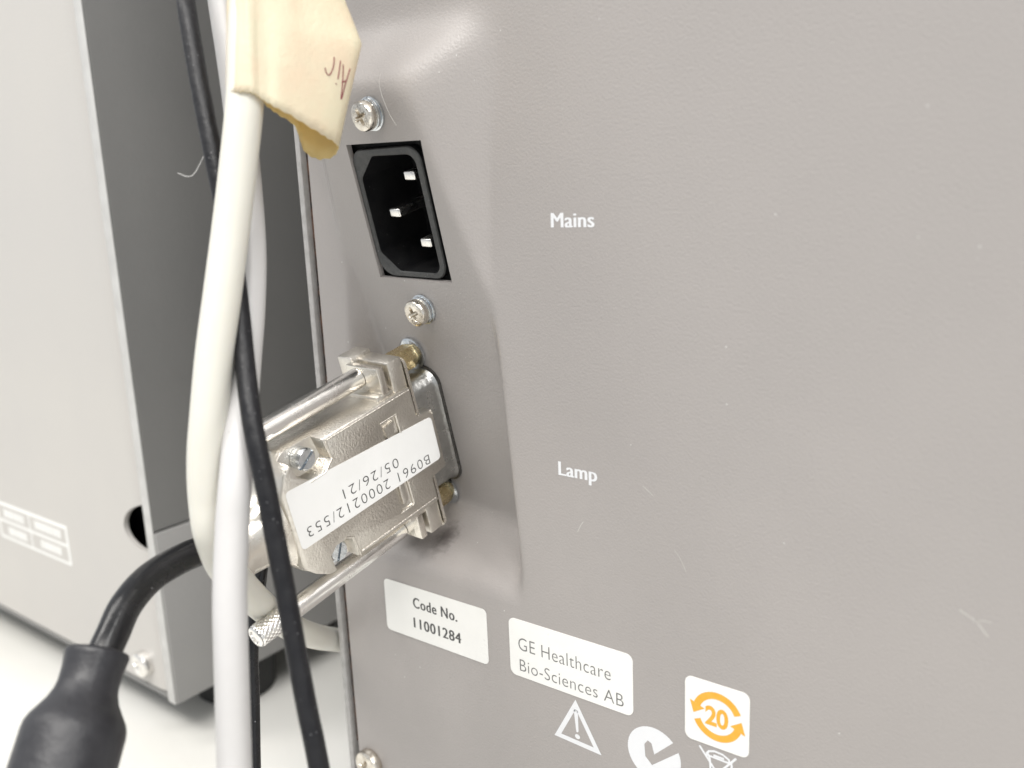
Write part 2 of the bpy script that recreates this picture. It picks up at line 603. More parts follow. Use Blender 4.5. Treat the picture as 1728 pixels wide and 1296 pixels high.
# ---- casing behind the panel, edge of the side cover, gasket in the seam
cs = MB().add(*box((-50.1, 24, -135), (250, 420, 420)))
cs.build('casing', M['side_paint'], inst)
sd = MB().add(*bbox((-54.0, -0.4, -135), (-52.3, 422, 420), 0.35))
sd.build('side_cover', M['edge'], inst, smooth=40)
gk = MB().add(*box((-52.25, 1.2, -118), (-50.35, 23, 418)))
gk.build('gasket', M['gasket'], inst)


# ---- screws
def cross_recess(cx, cs_, T0, r, hh, recess, mat, parent, name='screw', dome=0.5, washers=True):
    def T(x, y, h):
        return T0(cx + x, cs_ + y, h)
    n = 48
    base = 1.5 if washers else 0.0
    prof = [(r * 0.97, base), (r, base + 0.15), (r, base + hh - dome), (r * 0.93, base + hh - dome * 0.35), (r * 0.74, base + hh)]
    v, f = [], []
    for (rr, h) in prof:
        for i in range(n):
            a = 2 * math.pi * i / n
            v.append(T(rr * math.cos(a), rr * math.sin(a), h))

    def lobes(a):
        c = abs(math.cos(2 * (a + 0.35))) ** 1.6
        return recess * (0.38 + 0.62 * c)
    for h, q in ((base + hh, 1.0), (base + hh - 0.55, 0.82), (base + hh - 1.25, 0.45)):
        for i in range(n):
            a = 2 * math.pi * i / n
            rr = lobes(a) * q
            v.append(T(rr * math.cos(a), rr * math.sin(a), h))
    rows = len(prof) + 3
    for k in range(rows - 1):
        for i in range(n):
            j = (i + 1) % n
            f.append((k * n + i, k * n + j, (k + 1) * n + j, (k + 1) * n + i))
    f.append(tuple((rows - 1) * n + i for i in range(n)))
    o = make(name, v, f, mat, parent, smooth=38)
    if washers:
        w = MB().add(*lathe([(r * 1.05, 0.0), (r * 1.14, 0.08), (r * 1.14, 0.5), (r * 1.07, 0.62)], T, 40))
        w.add(*lathe([(r * 0.98, 0.68), (r * 1.05, 0.76), (r * 1.05, 1.32), (r * 0.96, 1.46)], T, 40))
        w.build('washer', M['zinc_blue'], o, smooth=40)
    return o


cross_recess(-0.4, -20.0, L, 2.9, 1.9, 1.7, M['screw'], inst)
cross_recess(0.75, 20.7, L, 2.9, 1.9, 1.7, M['screw'], inst)


def on_panel(x, z, h):
    return Vector((x, -h, z))


cross_recess(-45.9, -121.2, on_panel, 3.9, 2.6, 2.1, M['screw'], inst, dome=1.3, washers=False)

# ---- power inlet
def corner(cx, cy, r, a0, a1, n=6):
    return [(cx + r * math.cos(math.radians(a0 + (a1 - a0) * i / n)), cy + r * math.sin(math.radians(a0 + (a1 - a0) * i / n))) for i in range(n + 1)]


outer = corner(5.9, -9.85, 3.4, -90, 0) + corner(5.9, 10.6, 3.4, 0, 90) + corner(-6.6, 9.7, 4.3, 90, 180, 6) + corner(-8.2, -10.3, 2.7, 180, 270)
inner = corner(5.2, -9.2, 2.4, -90, 0) + corner(5.4, 10.6, 2.2, 0, 90) + [(-4.4, 12.8), (-4.8, 12.7), (-5.4, 12.3), (-7.2, 10.7), (-9.2, 9.1), (-9.5, 8.6), (-9.6, 8.0)] + [(-9.6, -6.4), (-9.5, -7.0), (-9.2, -7.5), (-7.3, -9.3), (-5.4, -11.1), (-4.9, -11.5), (-4.4, -11.6)]
nI = len(outer)
iv, iff = [], []
for poly, h in ((outer, -9.0), (outer, -0.9), ([(x * 0.985, s * 0.987) for x, s in outer], -0.55),
                ([(i[0] + (o[0] - i[0]) * 0.14, i[1] + (o[1] - i[1]) * 0.14) for i, o in zip(inner, outer)], -0.55), (inner, -0.85), (inner, -15.5)):
    iv += [L(x, s, h) for x, s in poly]
for k in range(5):
    for i in range(nI):
        j = (i + 1) % nI
        iff.append((k * nI + i, k * nI + j, (k + 1) * nI + j, (k + 1) * nI + i))
iff.append(tuple(5 * nI + i for i in range(nI)))
rimf = iff[nI:4 * nI]
iff = iff[:nI] + iff[4 * nI:]
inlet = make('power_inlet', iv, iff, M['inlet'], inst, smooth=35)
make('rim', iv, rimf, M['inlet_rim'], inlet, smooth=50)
# back flange of the inlet behind the sheet, with an opening for the body
fl = evaluated(MB().add(*box((-14, -17, -3.4), (14, 17, -2.6))), [('cut', MB().add(*prism([(x * 1.002, s * 1.002) for x, s in outer], -6, 0, lambda x, y, h: Vector((x, y, h)))))])
mapped(fl, L).build('inlet_flange', M['dark'], inlet)
for (x, s) in ((3.3, -7.0), (-3.7, 0.7), (3.6, 7.0)):
    p = MB()
    T = lambda a, b, h, x=x, s=s: L(x + a, s + b, h)
    p.add(*bbox((-2.0, -0.95, -15), (1.2, 0.95, -2.4), 0.42, T, 3))
    p.build('pin', M['chrome'], inlet, smooth=60)

# ---- socket of the data connector in the pocket
XC = -5.5
SU, SL = 30.0, 67.8


def shell_ring(x0, x1, s0, s1, r, levels):
    v, f = [], []
    for (g, h) in levels:
        v += [L(x, s, h) for x, s in rounded(x0 - g, x1 + g, s0 - g, s1 + g, r + g * 0.6)]
    n = len(v) // len(levels)
    for k in range(len(levels) - 1):
        for i in range(n):
            j = (i + 1) % n
            f.append((k * n + i, k * n + j, (k + 1) * n + j, (k + 1) * n + i))
    f.append(tuple((len(levels) - 1) * n + i for i in range(n)))
    f.append(tuple(range(n))[::-1])
    return v, f


sk = MB().add(*shell_ring(XC - 5.2, XC + 5.2, 35.2, 63.2, 3.6, [(0.6, 0.02), (0.6, 0.4), (0.4, 0.55)]))
sk = sk.build('connector_flange', M['dark_steel'], inst, smooth=40)
sk = MB().add(*shell_ring(XC - 4.9, XC + 4.9, 35.6, 62.8, 3.4, [(0.5, 0.6), (0.25, 1.1), (0, 1.7), (0, 9.0)]))
sk.build('connector_shell', M['steel'], inst, smooth=50)
for s in (SU + 1.8, SL - 0.6):
    T = lambda x, y, h, s=s: L(XC - 0.8 + x, s + y, h)
    nut = MB().add(*lathe([(2.35, 0.9), (2.85, 1.2), (2.85, 8.6), (2.4, 8.9)], T, 6)).build('jack_nut', M['brass'], inst)
    MB().add(*lathe([(3.5, 0.0), (3.75, 0.12), (3.75, 0.75), (3.4, 0.95)], T, 40)).build('washer', M['zinc_blue'], nut, smooth=40)

# ---- printing and labels on the flat of the panel
pr = lambda h: (lambda x, z: Vector((x, -h, z)))


def sticker(name, poly, mat, label, h=0.12):
    v, f = prism(poly, 0.01, h, lambda x, y, q: Vector((x, -q, y)))
    return make(name, v, f, mat, inst, label=label)


def print_on(parent, name, mb, mat):
    return mb.build(name, mat, parent)


for word, x0, z0, w, hh in (('Mains', 14.65, 13.2, 9.05, 2.6), ('Lamp', 14.65, -34.2, 8.55, 2.75)):
    t = MB()
    for k, dx in enumerate((-0.13, 0.0, 0.13)):
        t.add(*text_mesh(word, x0 + dx, z0, w, hh, pr(0.03 + 0.005 * k), spacing=1.04, cap='M'))
    print_on(panel, 'printed_word', t, M['paint_white'])

code = sticker('code_label', rounded(-36.3, -5.4, -81.2, -68.1, 1.2), M['label'], 'white label printed Code No. 11001284')
t = MB()
for k, dx in enumerate((-0.1, 0.0, 0.1)):
    t.add(*text_mesh('Code No.', -27.1 + dx, -73.2, 13.2, 2.55, pr(0.14 + 0.005 * k), spacing=1.12, cap='C'))
    t.add(*text_mesh('11001284', -27.3 + dx, -78.3, 14.2, 2.5, pr(0.14 + 0.005 * k), spacing=1.1, cap='1'))
print_on(code, 'lettering', t, M['ink'])

ge = sticker('maker_label', rounded(0.65, 30.5, -81.1, -67.9, 1.5), M['label'], 'white label with two lines of thin grey maker lettering')
t = MB().add(*text_mesh('GE Healthcare', 3.05, -74.85, 22.5, 2.85, pr(0.15), bold=-0.012, spacing=1.05, cap='H'))
t.add(*text_mesh('Bio-Sciences AB', 3.2, -79.7, 25.2, 2.7, pr(0.15), bold=-0.012, spacing=1.05, cap='B'))
print_on(ge, 'lettering', t, M['ink_grey'])

st = sticker('recycling_label', rounded(41.5, 54.0, -81.2, -68.3, 1.4), M['label'], 'square white label with orange number 20 inside a ring of arrows')
cx, cz = 47.9, -74.9
t = MB()
for a0 in (0, 180):
    arc = []
    for i in range(25):
        a = math.radians(a0 + 22 + 138 * i / 24)
        arc.append((cx + 4.2 * math.cos(a), cz + 4.2 * math.sin(a)))
    t.add(*ribbon(arc, 1.35, pr(0.15)))
    a = math.radians(a0 + 160)
    dx, dz = math.cos(a), math.sin(a)
    tx, tz = -dz, dx
    b0 = (cx + 4.2 * dx, cz + 4.2 * dz)
    pts = [(b0[0] + dx * 1.55, b0[1] + dz * 1.55), (b0[0] + tx * 2.1, b0[1] + tz * 2.1), (b0[0] - dx * 1.55, b0[1] - dz * 1.55)]
    t.add([pr(0.152)(*q) for q in pts], [(0, 1, 2)])
t.add(*text_mesh('20', 45.55, -76.8, 4.5, 3.75, pr(0.15), bold=0.03, spacing=0.95, cap='2'))
print_on(st, 'recycling_mark', t, M['orange'])

t = MB()
t.add(*ribbon([(17.05, -83.0), (12.4, -91.55), (22.1, -91.9)], 1.05, pr(0.035), closed=True))
t.add([pr(0.035)(*q) for q in ((16.55, -84.6), (16.7, -84.3), (17.05, -84.15), (17.4, -84.3), (17.55, -84.6), (17.6, -89.0), (17.4, -89.3), (17.05, -89.3))], [tuple(range(8))])
t.add([pr(0.035)(17.3 + 0.62 * math.cos(i * math.pi / 8), -90.3 + 0.55 * math.sin(i * math.pi / 8)) for i in range(16)], [tuple(range(16))])
print_on(panel, 'warning_triangle', t, M['paint_white'])

dc = (34.9, -87.6)
rad = 5.75
notch = [(38.3, -84.3), (35.0, -87.6), (34.4, -85.4), (33.6, -85.05), (32.85, -86.1), (33.05, -88.7), (34.5, -90.1), (39.4, -85.6)]
a_up = math.atan2(notch[0][1] - dc[1], notch[0][0] - dc[0])
a_lo = math.atan2(notch[-1][1] - dc[1], notch[-1][0] - dc[0])
ring_ = []
for i in range(41):
    a = a_up + (a_lo + 2 * math.pi - a_up) * i / 40
    ring_.append((dc[0] + rad * math.cos(a), dc[1] + rad * math.sin(a)))
poly = ring_ + notch[::-1][1:-1]
print_on(panel, 'tick_mark', MB().add([pr(0.035)(*q) for q in poly], [tuple(range(len(poly)))]), M['paint_white'])

t = MB()
for seg in ([(44.4, -82.0), (51.3, -90.6)], [(51.6, -82.0), (44.9, -90.6)],
            [(46.1, -83.0), (46.5, -84.0), (47.0, -90.2), (50.2, -90.2), (50.8, -83.6)],
            [(45.8, -83.2), (46.3, -82.5), (47.4, -82.1), (49.0, -82.2), (50.2, -82.8), (50.4, -83.5)], [(45.7, -83.4), (50.9, -83.5)], [(47.2, -83.0), (49.3, -83.0)]):
    t.add(*ribbon(seg, 0.42, pr(0.035 + 0.003 * random.random())))
print_on(panel, 'bin_symbol', t, M['paint_white'])

# light scuffs on the paint
for pts, w in (([(39.3, -44.3), (40.4, -45.6), (41.6, -48.0)], 0.1), ([(86.1, -43.5), (88.3, -44.6), (90.1, -46.7)], 0.22), ([(88.0, -44.9), (89.3, -44.3), (90.4, -44.4)], 0.16),
               ([(20.0, -42.8), (19.4, -43.6), (18.6, -45.2)], 0.16), ([(33.0, -33.3), (34.0, -34.0), (35.2, -34.9)], 0.14)):
    print_on(panel, 'scuff', MB().add(*ribbon(pts, w, pr(0.02))), M['faint_white'])

# ================================================================== data plug with hood, thumbscrews, cable and sleeve
plug = empty('data_plug', L(XC, 49, 0), 'nickel plated data connector plug with white dated sticker and two thumbscrews', 'connector')
XF = 2.0
I3 = lambda x, y, h: Vector((x, y, h))
prof = [(34.0, 9.9), (41.2, 9.9), (41.6, 5.4), (56.2, 5.4), (56.6, 9.9), (62.6, 9.9), (61.4, 41.0), (59.2, 44.0), (56.6, 46.2), (40.2, 46.2), (36.6, 44.6), (33.8, 41.4)]


def extr(poly, x0, x1):
    n = len(poly)
    v = [Vector((x0, s, h)) for s, h in poly] + [Vector((x1, s, h)) for s, h in poly]
    f = [tuple(range(n))[::-1], tuple(range(n, 2 * n))] + [(i, (i + 1) % n, (i + 1) % n + n, i + n) for i in range(n)]
    return v, f


body = MB().add(*extr(prof, XC - 7.5, XF))
mods = [('bevel', (0.75, 2, 30))]
# pockets: two clamp-screw pockets and two small lettered windows, a parting line along the side
mods.append(('cut', MB().add(*extr([(32.0, 36.2), (34.0, 34.2), (38.6, 33.4), (40.2, 35.6), (40.3, 39.2), (38.4, 41.6), (32.0, 43.5)], XF - 3.6, XF + 3))))
mods.append(('cut', MB().add(*extr([(57.0, 34.2), (64.5, 33.6), (64.5, 39.4), (57.6, 40.0), (56.2, 38.2), (56.2, 35.6)], XF - 3.6, XF + 3))))
mods.append(('cut', MB().add(*extr([(38.3, 15.8), (45, 15.8), (45, 19.8), (38.3, 19.8)], XF - 0.55, XF + 3))))
mods.append(('cut', MB().add(*extr([(52, 17.2), (58.9, 17.2), (58.9, 20.6), (52, 20.6)], XF - 0.55, XF + 3))))
mods.append(('bevel', (0.16, 2, 40)))
body = evaluated(body, mods)
# raised shapes in the windows
body.add(*extr([(39.0, 16.6), (39.5, 19.4), (44, 18.6), (44, 17.6)], XF - 0.6, XF - 0.1))
body.add(*bbox((XF - 0.6, 52.5, 18.0), (XF - 0.12, 57.8, 19.6), 0.3, None))
for line in ([(34.7, 10.6), (34.7, 33.4)], [(34.9, 33.6), (38.7, 33.1), (40.6, 35.5), (40.7, 39.3)], [(61.6, 33.3), (56.8, 33.8), (55.9, 35.5)],
             [(38.0, 20.1), (38.0, 15.5), (42.4, 15.5)], [(53.8, 16.9), (59.2, 16.9), (59.2, 20.9)], [(61.3, 10.8), (60.9, 32.9)], [(27.5 + 14.2, 6.3), (42.6, 5.9)]):
    body.add(*tube([Vector((XF - 0.06, a, b)) for a, b in line], 0.2, 8))
mapped(body, L)
hood = body.build('hood', M['die_cast'], plug, smooth=32)

# flared neck where the cable leaves the hood
nk = MB()
v, f = [], []
NSEG = 40
secs = [(42.5, 13.2, 7.2, 3.6), (44.5, 11.6, 7.1, 3.2), (46.5, 9.2, 6.9, 2.8), (48.5, 7.6, 6.6, 2.4), (51.0, 6.7, 6.3, 2.1), (54.0, 6.35, 6.2, 2.0), (55.0, 6.3, 6.2, 2.0), (55.2, 6.9, 6.8, 2.0), (56.4, 6.9, 6.8, 2.0), (56.7, 6.4, 6.3, 2.0), (56.7, 4.2, 4.2, 2.0)]
for (h, a, b, e) in secs:
    for i in range(NSEG):
        q = 2 * math.pi * i / NSEG
        c, s_ = math.cos(q), math.sin(q)
        rr = (abs(c) ** e + abs(s_) ** e) ** (-1 / e)
        v.append(L(XC + b * rr * c, 48.0 + a * rr * s_, h))
for k in range(len(secs) - 1):
    for i in range(NSEG):
        j = (i + 1) % NSEG
        f.append((k * NSEG + i, k * NSEG + j, (k + 1) * NSEG + j, (k + 1) * NSEG + i))
f.append(tuple((len(secs) - 1) * NSEG + i for i in range(NSEG)))
f.append(tuple(range(NSEG))[::-1])
make('hood_neck', v, f, M['die_smooth'], plug, smooth=40)

# mounting plate of the plug and the ears that carry the thumbscrews
pl_ = MB().add(*prism(rounded(XC - 6.8, XF - 0.4, 28.0, 69.8, 1.6), 9.15, 9.8, L))
pl_.build('mounting_plate', M['die_smooth'], plug, smooth=30)
for sgn, s0 in ((1, 34.2), (-1, 62.2)):
    def E(x, s, h, sgn=sgn, s0=s0):
        return L(x, s0 - sgn * (34.2 - s), h)
    e = MB()
    e.add(*bbox((XC - 7.0, 26.4, 9.95), (XC - 2.4, 34.6, 15.6), 0.45, E))
    e.add(*bbox((XC - 2.6, 27.2, 9.95), (XF - 0.7, 34.6, 13.9), 0.45, E))
    e.add(*bbox((XC - 2.6, 33.0, 13.6), (XF - 1.0, 34.6, 18.4), 0.3, E))
    e.build('ear', M['die_cast'], plug, smooth=35)
    MB().add(*bbox((XC - 3.2, 27.4, 14.9), (XF - 0.9, 33.4, 16.7), 0.25, E)).build('retaining_clip', M['die_smooth'], plug, smooth=35)
for s, end in ((SU, 54.5), (SL, 57.2)):
    T = lambda x, y, h, s=s: L(XC + x, s + y, h)
    sh = MB().add(*lathe([(1.2, 10.0), (1.2, 16.0), (1.5, 16.6), (2.15, 16.8), (2.2, 17.2), (2.2, end - 9.8), (1.6, end - 9.4)], T, 40))
    sh = sh.build('thumbscrew', M['chrome'], plug, smooth=40)
    kn, nA, nH = MB(), 112, 44
    v, f = [], []
    for k in range(nH + 1):
        h = end - 9.6 + 9.2 * k / nH
        fade = min(1.0, k / 2.0, (nH - k) / 2.0)
        for i in range(nA):
            a = 2 * math.pi * i / nA
            u1 = math.sin(14 * a + h * 5.0); u2 = math.sin(14 * a - h * 5.0)
            r = 2.42 - fade * 0.13 * (max(u1, 0) ** 2 + max(u2, 0) ** 2) - (1 - fade) * 0.2
            v.append(T(r * math.cos(a), r * math.sin(a), h))
    for k in range(nH):
        for i in range(nA):
            j = (i + 1) % nA
            f.append((k * nA + i, k * nA + j, (k + 1) * nA + j, (k + 1) * nA + i))
    f.append(tuple(range(nA))[::-1])
    kn.add(v, f)
    kn.add(*lathe([(2.1, end - 0.42), (2.2, end - 0.3), (2.05, end - 0.02), (1.5, end), (1.4, end - 0.5)], T, 40))
    kn.build('knurled_grip', M['chrome'], sh, smooth=60)
# clamp screws in the pockets: slotted heads
for (s, h, tilt) in ((36.6, 38.0, 1.0), (58.4, 37.4, 0.5)):
    T = lambda a, b, q, s=s, h=h: L(XF - 3.5 + q, s + a, h + b)
    hd = MB().add(*lathe([(2.2, 0), (2.3, 0.3), (2.3, 2.1), (1.9, 2.6)], lambda a, b, q: Vector((a, b, q)), 28))
    ct = MB()
    ca, sa = math.cos(tilt), math.sin(tilt)
    ct.add(*box((-4, -0.28, 1.7), (4, 0.28, 4), lambda x, y, q: Vector((x * ca - y * sa, x * sa + y * ca, q))))
    hd = evaluated(hd, [('cut', ct)])
    mapped(hd, T).build('clamp_screw', M['zinc_blue'], hood, smooth=35)
# sticker on the hood
HX = XF + 0.06
poly = []
crn = [(43.0, 6.6), (53.3, 6.7), (52.5, 45.5), (39.6, 45.2)]
for i in range(4):
    p = Vector(crn[i]); a = (Vector(crn[i - 1]) - p).normalized(); b = (Vector(crn[(i + 1) % 4]) - p).normalized()
    for k in range(6):
        q = k / 5
        c0 = p + a * 1.1; c2 = p + b * 1.1
        poly.append((c0 * (1 - q) ** 2 + p * 2 * q * (1 - q) + c2 * q * q))
v = [L(XF + 0.004, q[0], q[1]) for q in poly] + [L(HX, q[0], q[1]) for q in poly]
n = len(poly)
hs = make('sticker', v, [tuple(range(n)), tuple(range(n, 2 * n))] + [(i, (i + 1) % n, (i + 1) % n + n, i + n) for i in range(n)], M['sticker'], plug, label='white sticker reading B0961 2000212/553 05/26/21')
# lettering runs outwards along h and stands towards +s; lines slope with the sticker
t = MB()
T1 = lambda u, w: L(HX + 0.03, w - (u - 10) * 0.060, u)
t.add(*text_mesh('B0961 2000212/553', 9.9, 50.6, 33.4, 2.2, T1, bold=-0.014, spacing=1.18, cap='B'))
t.add(*text_mesh('05/26/21', 18.2, 47.3, 15.0, 2.2, T1, bold=-0.014, spacing=1.18, cap='0'))
t.build('lettering', M['ink'], hs)

# cable out of the hood and its inline sleeve
cab = [L(XC, 48.0, 50), L(XC, 48.0, 57), (-28.8, -51.3, -41.0), (-27.8, -60.9, -41.4), (-25.6, -67.6, -43.5), (-23.4, -71.85, -46.5), (-22.0, -74.8, -49.0), (-20.9, -77.2, -52.0)]
MB().add(*tube(spline(cab, 12), 2.62, 28)).build('cable', M['thick_cable'], plug, smooth=60)
ax0 = Vector((-22.1, -75.1, -47.6)); ax1 = Vector((-16.19, -85.54, -59.97))
ad_ = (ax1 - ax0).normalized()
e1 = ad_.cross(Vector((0, 0, 1))).normalized(); e2 = ad_.cross(e1)
TS = lambda x, y, h: ax0 + e1 * x + e2 * y + ad_ * h
MB().add(*lathe([(2.75, 0.5), (4.2, 0.0), (4.65, 0.15), (4.8, 0.6), (4.72, 1.2), (4.5, 3.0), (4.45, 5.0), (4.65, 6.2), (5.2, 7.6), (6.1, 9.0), (6.9, 10.2), (7.3, 11.2), (7.42, 12.2), (7.42, 34.0), (6.4, 37.5), (4.4, 40.0), (4.2, 46.0), (2.7, 46.3)], TS, 56)).build('cable_sleeve', M['rubber'], plug, smooth=60)
low_c = [TS(0, 0, 44), TS(0, 0, 52), (-3, -110, -105), (2, -135, -138), (20, -190, -147.3), (60, -260, -147.3)]
MB().add(*tube(spline(low_c, 10), 2.62, 20)).build('cable', M['thick_cable'], plug, smooth=60)

# ================================================================== loose cables
blk = [(-48, -30, 120), (-44, -32, 85), (-38.69, -34.95, 59.34), (-35.56, -36.96, 52.76), (-31.72, -39.08, 43.83), (-27.77, -41.06, 35.11), (-24.25, -42.65, 26.63), (-21.12, -43.86, 17.33), (-18.89, -44.94, 10.56), (-15.64, -47.11, 3.05), (-12.0, -49.8, -5.09), (-7.6, -52.82, -12.75), (-4.97, -54.16, -18.33), (-3.35, -54.67, -23.25), (-1.4, -55.32, -30.97), (0.78, -56.04, -39.59), (3.39, -57.14, -48.42), (6.05, -58.17, -57.19), (9.01, -59.22, -66.79), (18, -63, -100), (30, -72, -135), (60, -95, -148.2), (120, -120, -148.2)]
MB().add(*tube(spline(blk, 10), 1.62, 20, 0.006)).build('black_cable', M['black_cable'], smooth=60, loc=(30, -72, -148), label='thin matt black cable crossing in front of the metal connector plug', cat='cable')
gry = [(-48, -22, 120), (-42, -25, 85), (-36.11, -29.0, 59.82), (-34.19, -30.32, 54.37), (-30.75, -32.29, 44.77), (-28.14, -33.89, 36.43), (-24.13, -36.82, 24.11), (-20.16, -40.32, 12.15), (-17.66, -43.65, 2.51), (-15.43, -47.22, -5.84), (-12.45, -51.24, -13.7), (-10.01, -54.46, -19.5), (-8.35, -56.87, -24.44), (-7.27, -58.75, -29.53), (-4.93, -62.05, -38.6), (-3.08, -64.25, -47.02), (0.01, -68.15, -64.99), (6, -76, -100), (14, -92, -132), (40, -130, -147.2), (90, -170, -147.2)]
MB().add(*tube(spline(gry, 10), 2.6, 28)).build('grey_cable', M['grey_cable'], smooth=60, loc=(14, -92, -148), label='pale grey cable hanging straight down in front of the thick black cable', cat='cable')
b2 = [(-56, -12, 120), (-50, -15, 85), (-46.91, -20.96, 62.77), (-42.63, -23.38, 46.86), (-39.87, -25.07, 37.8), (-35.66, -28.13, 24.43), (-32.79, -30.85, 11.33), (-31.97, -33.23, 0.48), (-32.34, -35.27, -10.54), (-34.6, -34.53, -20.24), (-37.91, -31.97, -29.81), (-41.42, -28.52, -40.28), (-42.3, -27.65, -48.64), (-40.59, -31.21, -56.94), (-39.8, -33.94, -64.31), (-38.88, -36.37, -71.0), (-36.93, -38.67, -80.04), (-32.85, -43.18, -93.63), (-25, -52, -125), (-10, -75, -148.4), (40, -110, -148.4)]
MB().add(*tube(spline(b2, 10), 1.5, 20)).build('black_lead', M['thick_cable'], smooth=60, loc=(-25, -52, -148), label='thin glossy black lead hanging behind the pale grey cable', cat='cable')

# cream tube with a masking tape flag
crm = [(-28, -30, 120), (-23, -33, 85), (-19.06, -36.38, 55.95), (-17.76, -38.67, 46.43), (-16.53, -41.24, 36.04), (-16.31, -44.43, 23.92), (-16.04, -47.18, 14.61), (-15.5, -50.22, 5.38), (-15.13, -53.12, -3.79), (-14.89, -55.49, -13.02), (-15.22, -56.68, -19.69), (-15.36, -57.27, -26.58), (-15.42, -57.0, -33.34), (-19.63, -52.33, -42.1), (-31.55, -39.47, -55.86), (-41.23, -27.13, -68.35), (-49.72, -13.71, -80.21), (-62.01, 6.39, -94.71), (-75, 40, -115), (-80, 90, -135), (-80, 150, -146)]
ct_ = empty('air_tube', (-62, 6, -148), 'cream plastic tube wearing a folded masking tape flag', 'tube')
MB().add(*tube(spline(crm, 10), 3.0, 32)).build('tubing', M['cream'], ct_, smooth=60)
low = [(-19.99, -42.21, 36.95), (-19.19, -43.0, 37.02), (-17.46, -43.73, 37.09), (-15.51, -43.77, 37.09), (-14.12, -43.25, 37.08), (-13.22, -42.44, 36.87), (-12.84, -41.62, 36.34), (-12.23, -40.3, 35.53), (-11.45, -38.69, 34.54), (-10.79, -36.13, 33.11), (-9.87, -33.01, 31.16), (-9.5, -30.49, 29.95), (-9.85, -28.41, 29.14), (-11.38, -26.55, 28.46), (-13.86, -25.53, 27.3), (-16.5, -26.39, 26.83), (-18.44, -27.59, 27.84), (-19.19, -28.18, 30.11), (-18.8, -29.16, 32.48), (-18.57, -32.38, 34.13), (-17.79, -35.38, 35.11), (-15.65, -38.51, 36.01), (-17.65, -38.36, 36.57), (-19.36, -39.02, 36.87), (-20.38, -40.5, 37.07)]
mid = [(-21.34, -39.49, 47.71), (-20.54, -40.3, 47.7), (-18.8, -41.06, 47.66), (-16.85, -41.11, 47.58), (-15.45, -40.6, 47.54), (-14.56, -39.79, 47.33), (-14.18, -38.96, 46.84), (-13.47, -37.38, 46.73), (-12.37, -35.32, 46.45), (-11.34, -32.28, 46.27), (-9.77, -28.21, 45.93), (-8.68, -24.86, 45.75), (-8.75, -22.34, 45.72), (-10.46, -20.43, 45.72), (-13.35, -19.37, 45.88), (-16.14, -20.14, 46.14), (-18.46, -21.76, 46.67), (-19.78, -23.29, 47.08), (-20.04, -25.3, 47.5), (-19.93, -29.03, 47.69), (-19.22, -32.36, 47.64), (-17.01, -35.79, 46.81), (-19.02, -35.62, 47.46), (-20.72, -36.27, 47.79), (-21.74, -37.75, 47.95)]
hi = [(-22.7, -36.97, 58.26), (-21.89, -37.8, 58.18), (-20.14, -38.58, 58.02), (-18.18, -38.65, 57.85), (-16.78, -38.14, 57.78), (-15.89, -37.33, 57.58), (-15.52, -36.49, 57.13), (-14.85, -34.92, 57.09), (-13.82, -32.88, 56.97), (-13.07, -30.13, 56.46), (-11.87, -26.62, 55.14), (-11.64, -24.2, 53.95), (-12.16, -22.16, 53.46), (-13.74, -20.17, 53.38), (-16.35, -18.84, 53.74), (-18.82, -19.13, 54.85), (-20.63, -20.17, 56.07), (-21.65, -21.15, 57.67), (-21.73, -22.83, 58.8), (-21.48, -26.39, 59.17), (-20.6, -29.66, 58.88), (-18.38, -33.26, 57.4), (-20.39, -33.07, 58.13), (-22.1, -33.72, 58.49), (-23.11, -35.21, 58.61)]
rows = []
for r in (low, mid, hi):
    r = r + [r[0]]
    rows.append(spline(r, 5))
v, f = [], []
NV = 16
for k in range(NV + 1):
    t_ = k / NV
    for i in range(len(rows[0])):
        a, b, c = rows[0][i], rows[1][i], rows[2][i]
        if t_ < 0.5:
            p = a.lerp(b, t_ * 2)
        else:
            p = b.lerp(c, t_ * 2 - 1)
        p = p + Vector((0.16 * math.sin(i * 0.31 + 3 * t_), 0.22 * math.sin(i * 0.27 - 2 * t_) + 0.10 * math.sin(i * 0.9 + 6 * t_), 0.14 * math.sin(i * 1.9) * (k == 0)))
        v.append(p)
W_ = len(rows[0])
for k in range(NV):
    for i in range(W_ - 1):
        f.append((k * W_ + i, k * W_ + i + 1, (k + 1) * W_ + i + 1, (k + 1) * W_ + i))
tp = make('tape_flag', v, f, M['tape'], ct_, smooth=60, label='yellowish masking tape flag with handwritten word')
md = tp.modifiers.new('thickness', 'SOLIDIFY')
md.thickness = 0.14 * S
tp.data.materials.append(M['tape_back'])
md.material_offset = 1
md.material_offset_rim = 1
md.offset = 0
hw = MB()
strokes = [[(-9.15, -27.78, 43.09), (-9.12, -28.0, 41.94), (-9.15, -28.41, 40.97), (-9.27, -29.04, 40.18), (-9.45, -29.5, 40.45), (-9.57, -29.62, 41.3)], [(-8.78, -26.72, 42.57), (-8.83, -27.11, 41.03), (-8.89, -27.54, 39.59)], [(-8.95, -27.96, 38.9), (-8.95, -27.92, 38.67)], [(-8.73, -26.24, 41.94), (-8.87, -26.57, 39.46), (-9.07, -27.14, 36.29), (-8.93, -26.21, 38.53), (-8.79, -24.95, 41.38)], [(-8.89, -26.8, 39.07), (-8.89, -25.75, 39.42)]]
from mathutils.bvhtree import BVHTree
bvh = BVHTree.FromPolygons(v, f)
tape_mid = Vector((-15.5, -31, 42))
for s in strokes:
    pts = []
    for q in spline(s, 5):
        p, nrm, _i, _d = bvh.find_nearest(q)
        nrm = nrm if nrm.dot(p - tape_mid) > 0 else -nrm
        pts.append(p + nrm * 0.11)
    hw.add(*tube(pts, 0.10, 6))
hw.build('handwriting', M['pen'], tp, smooth=60)

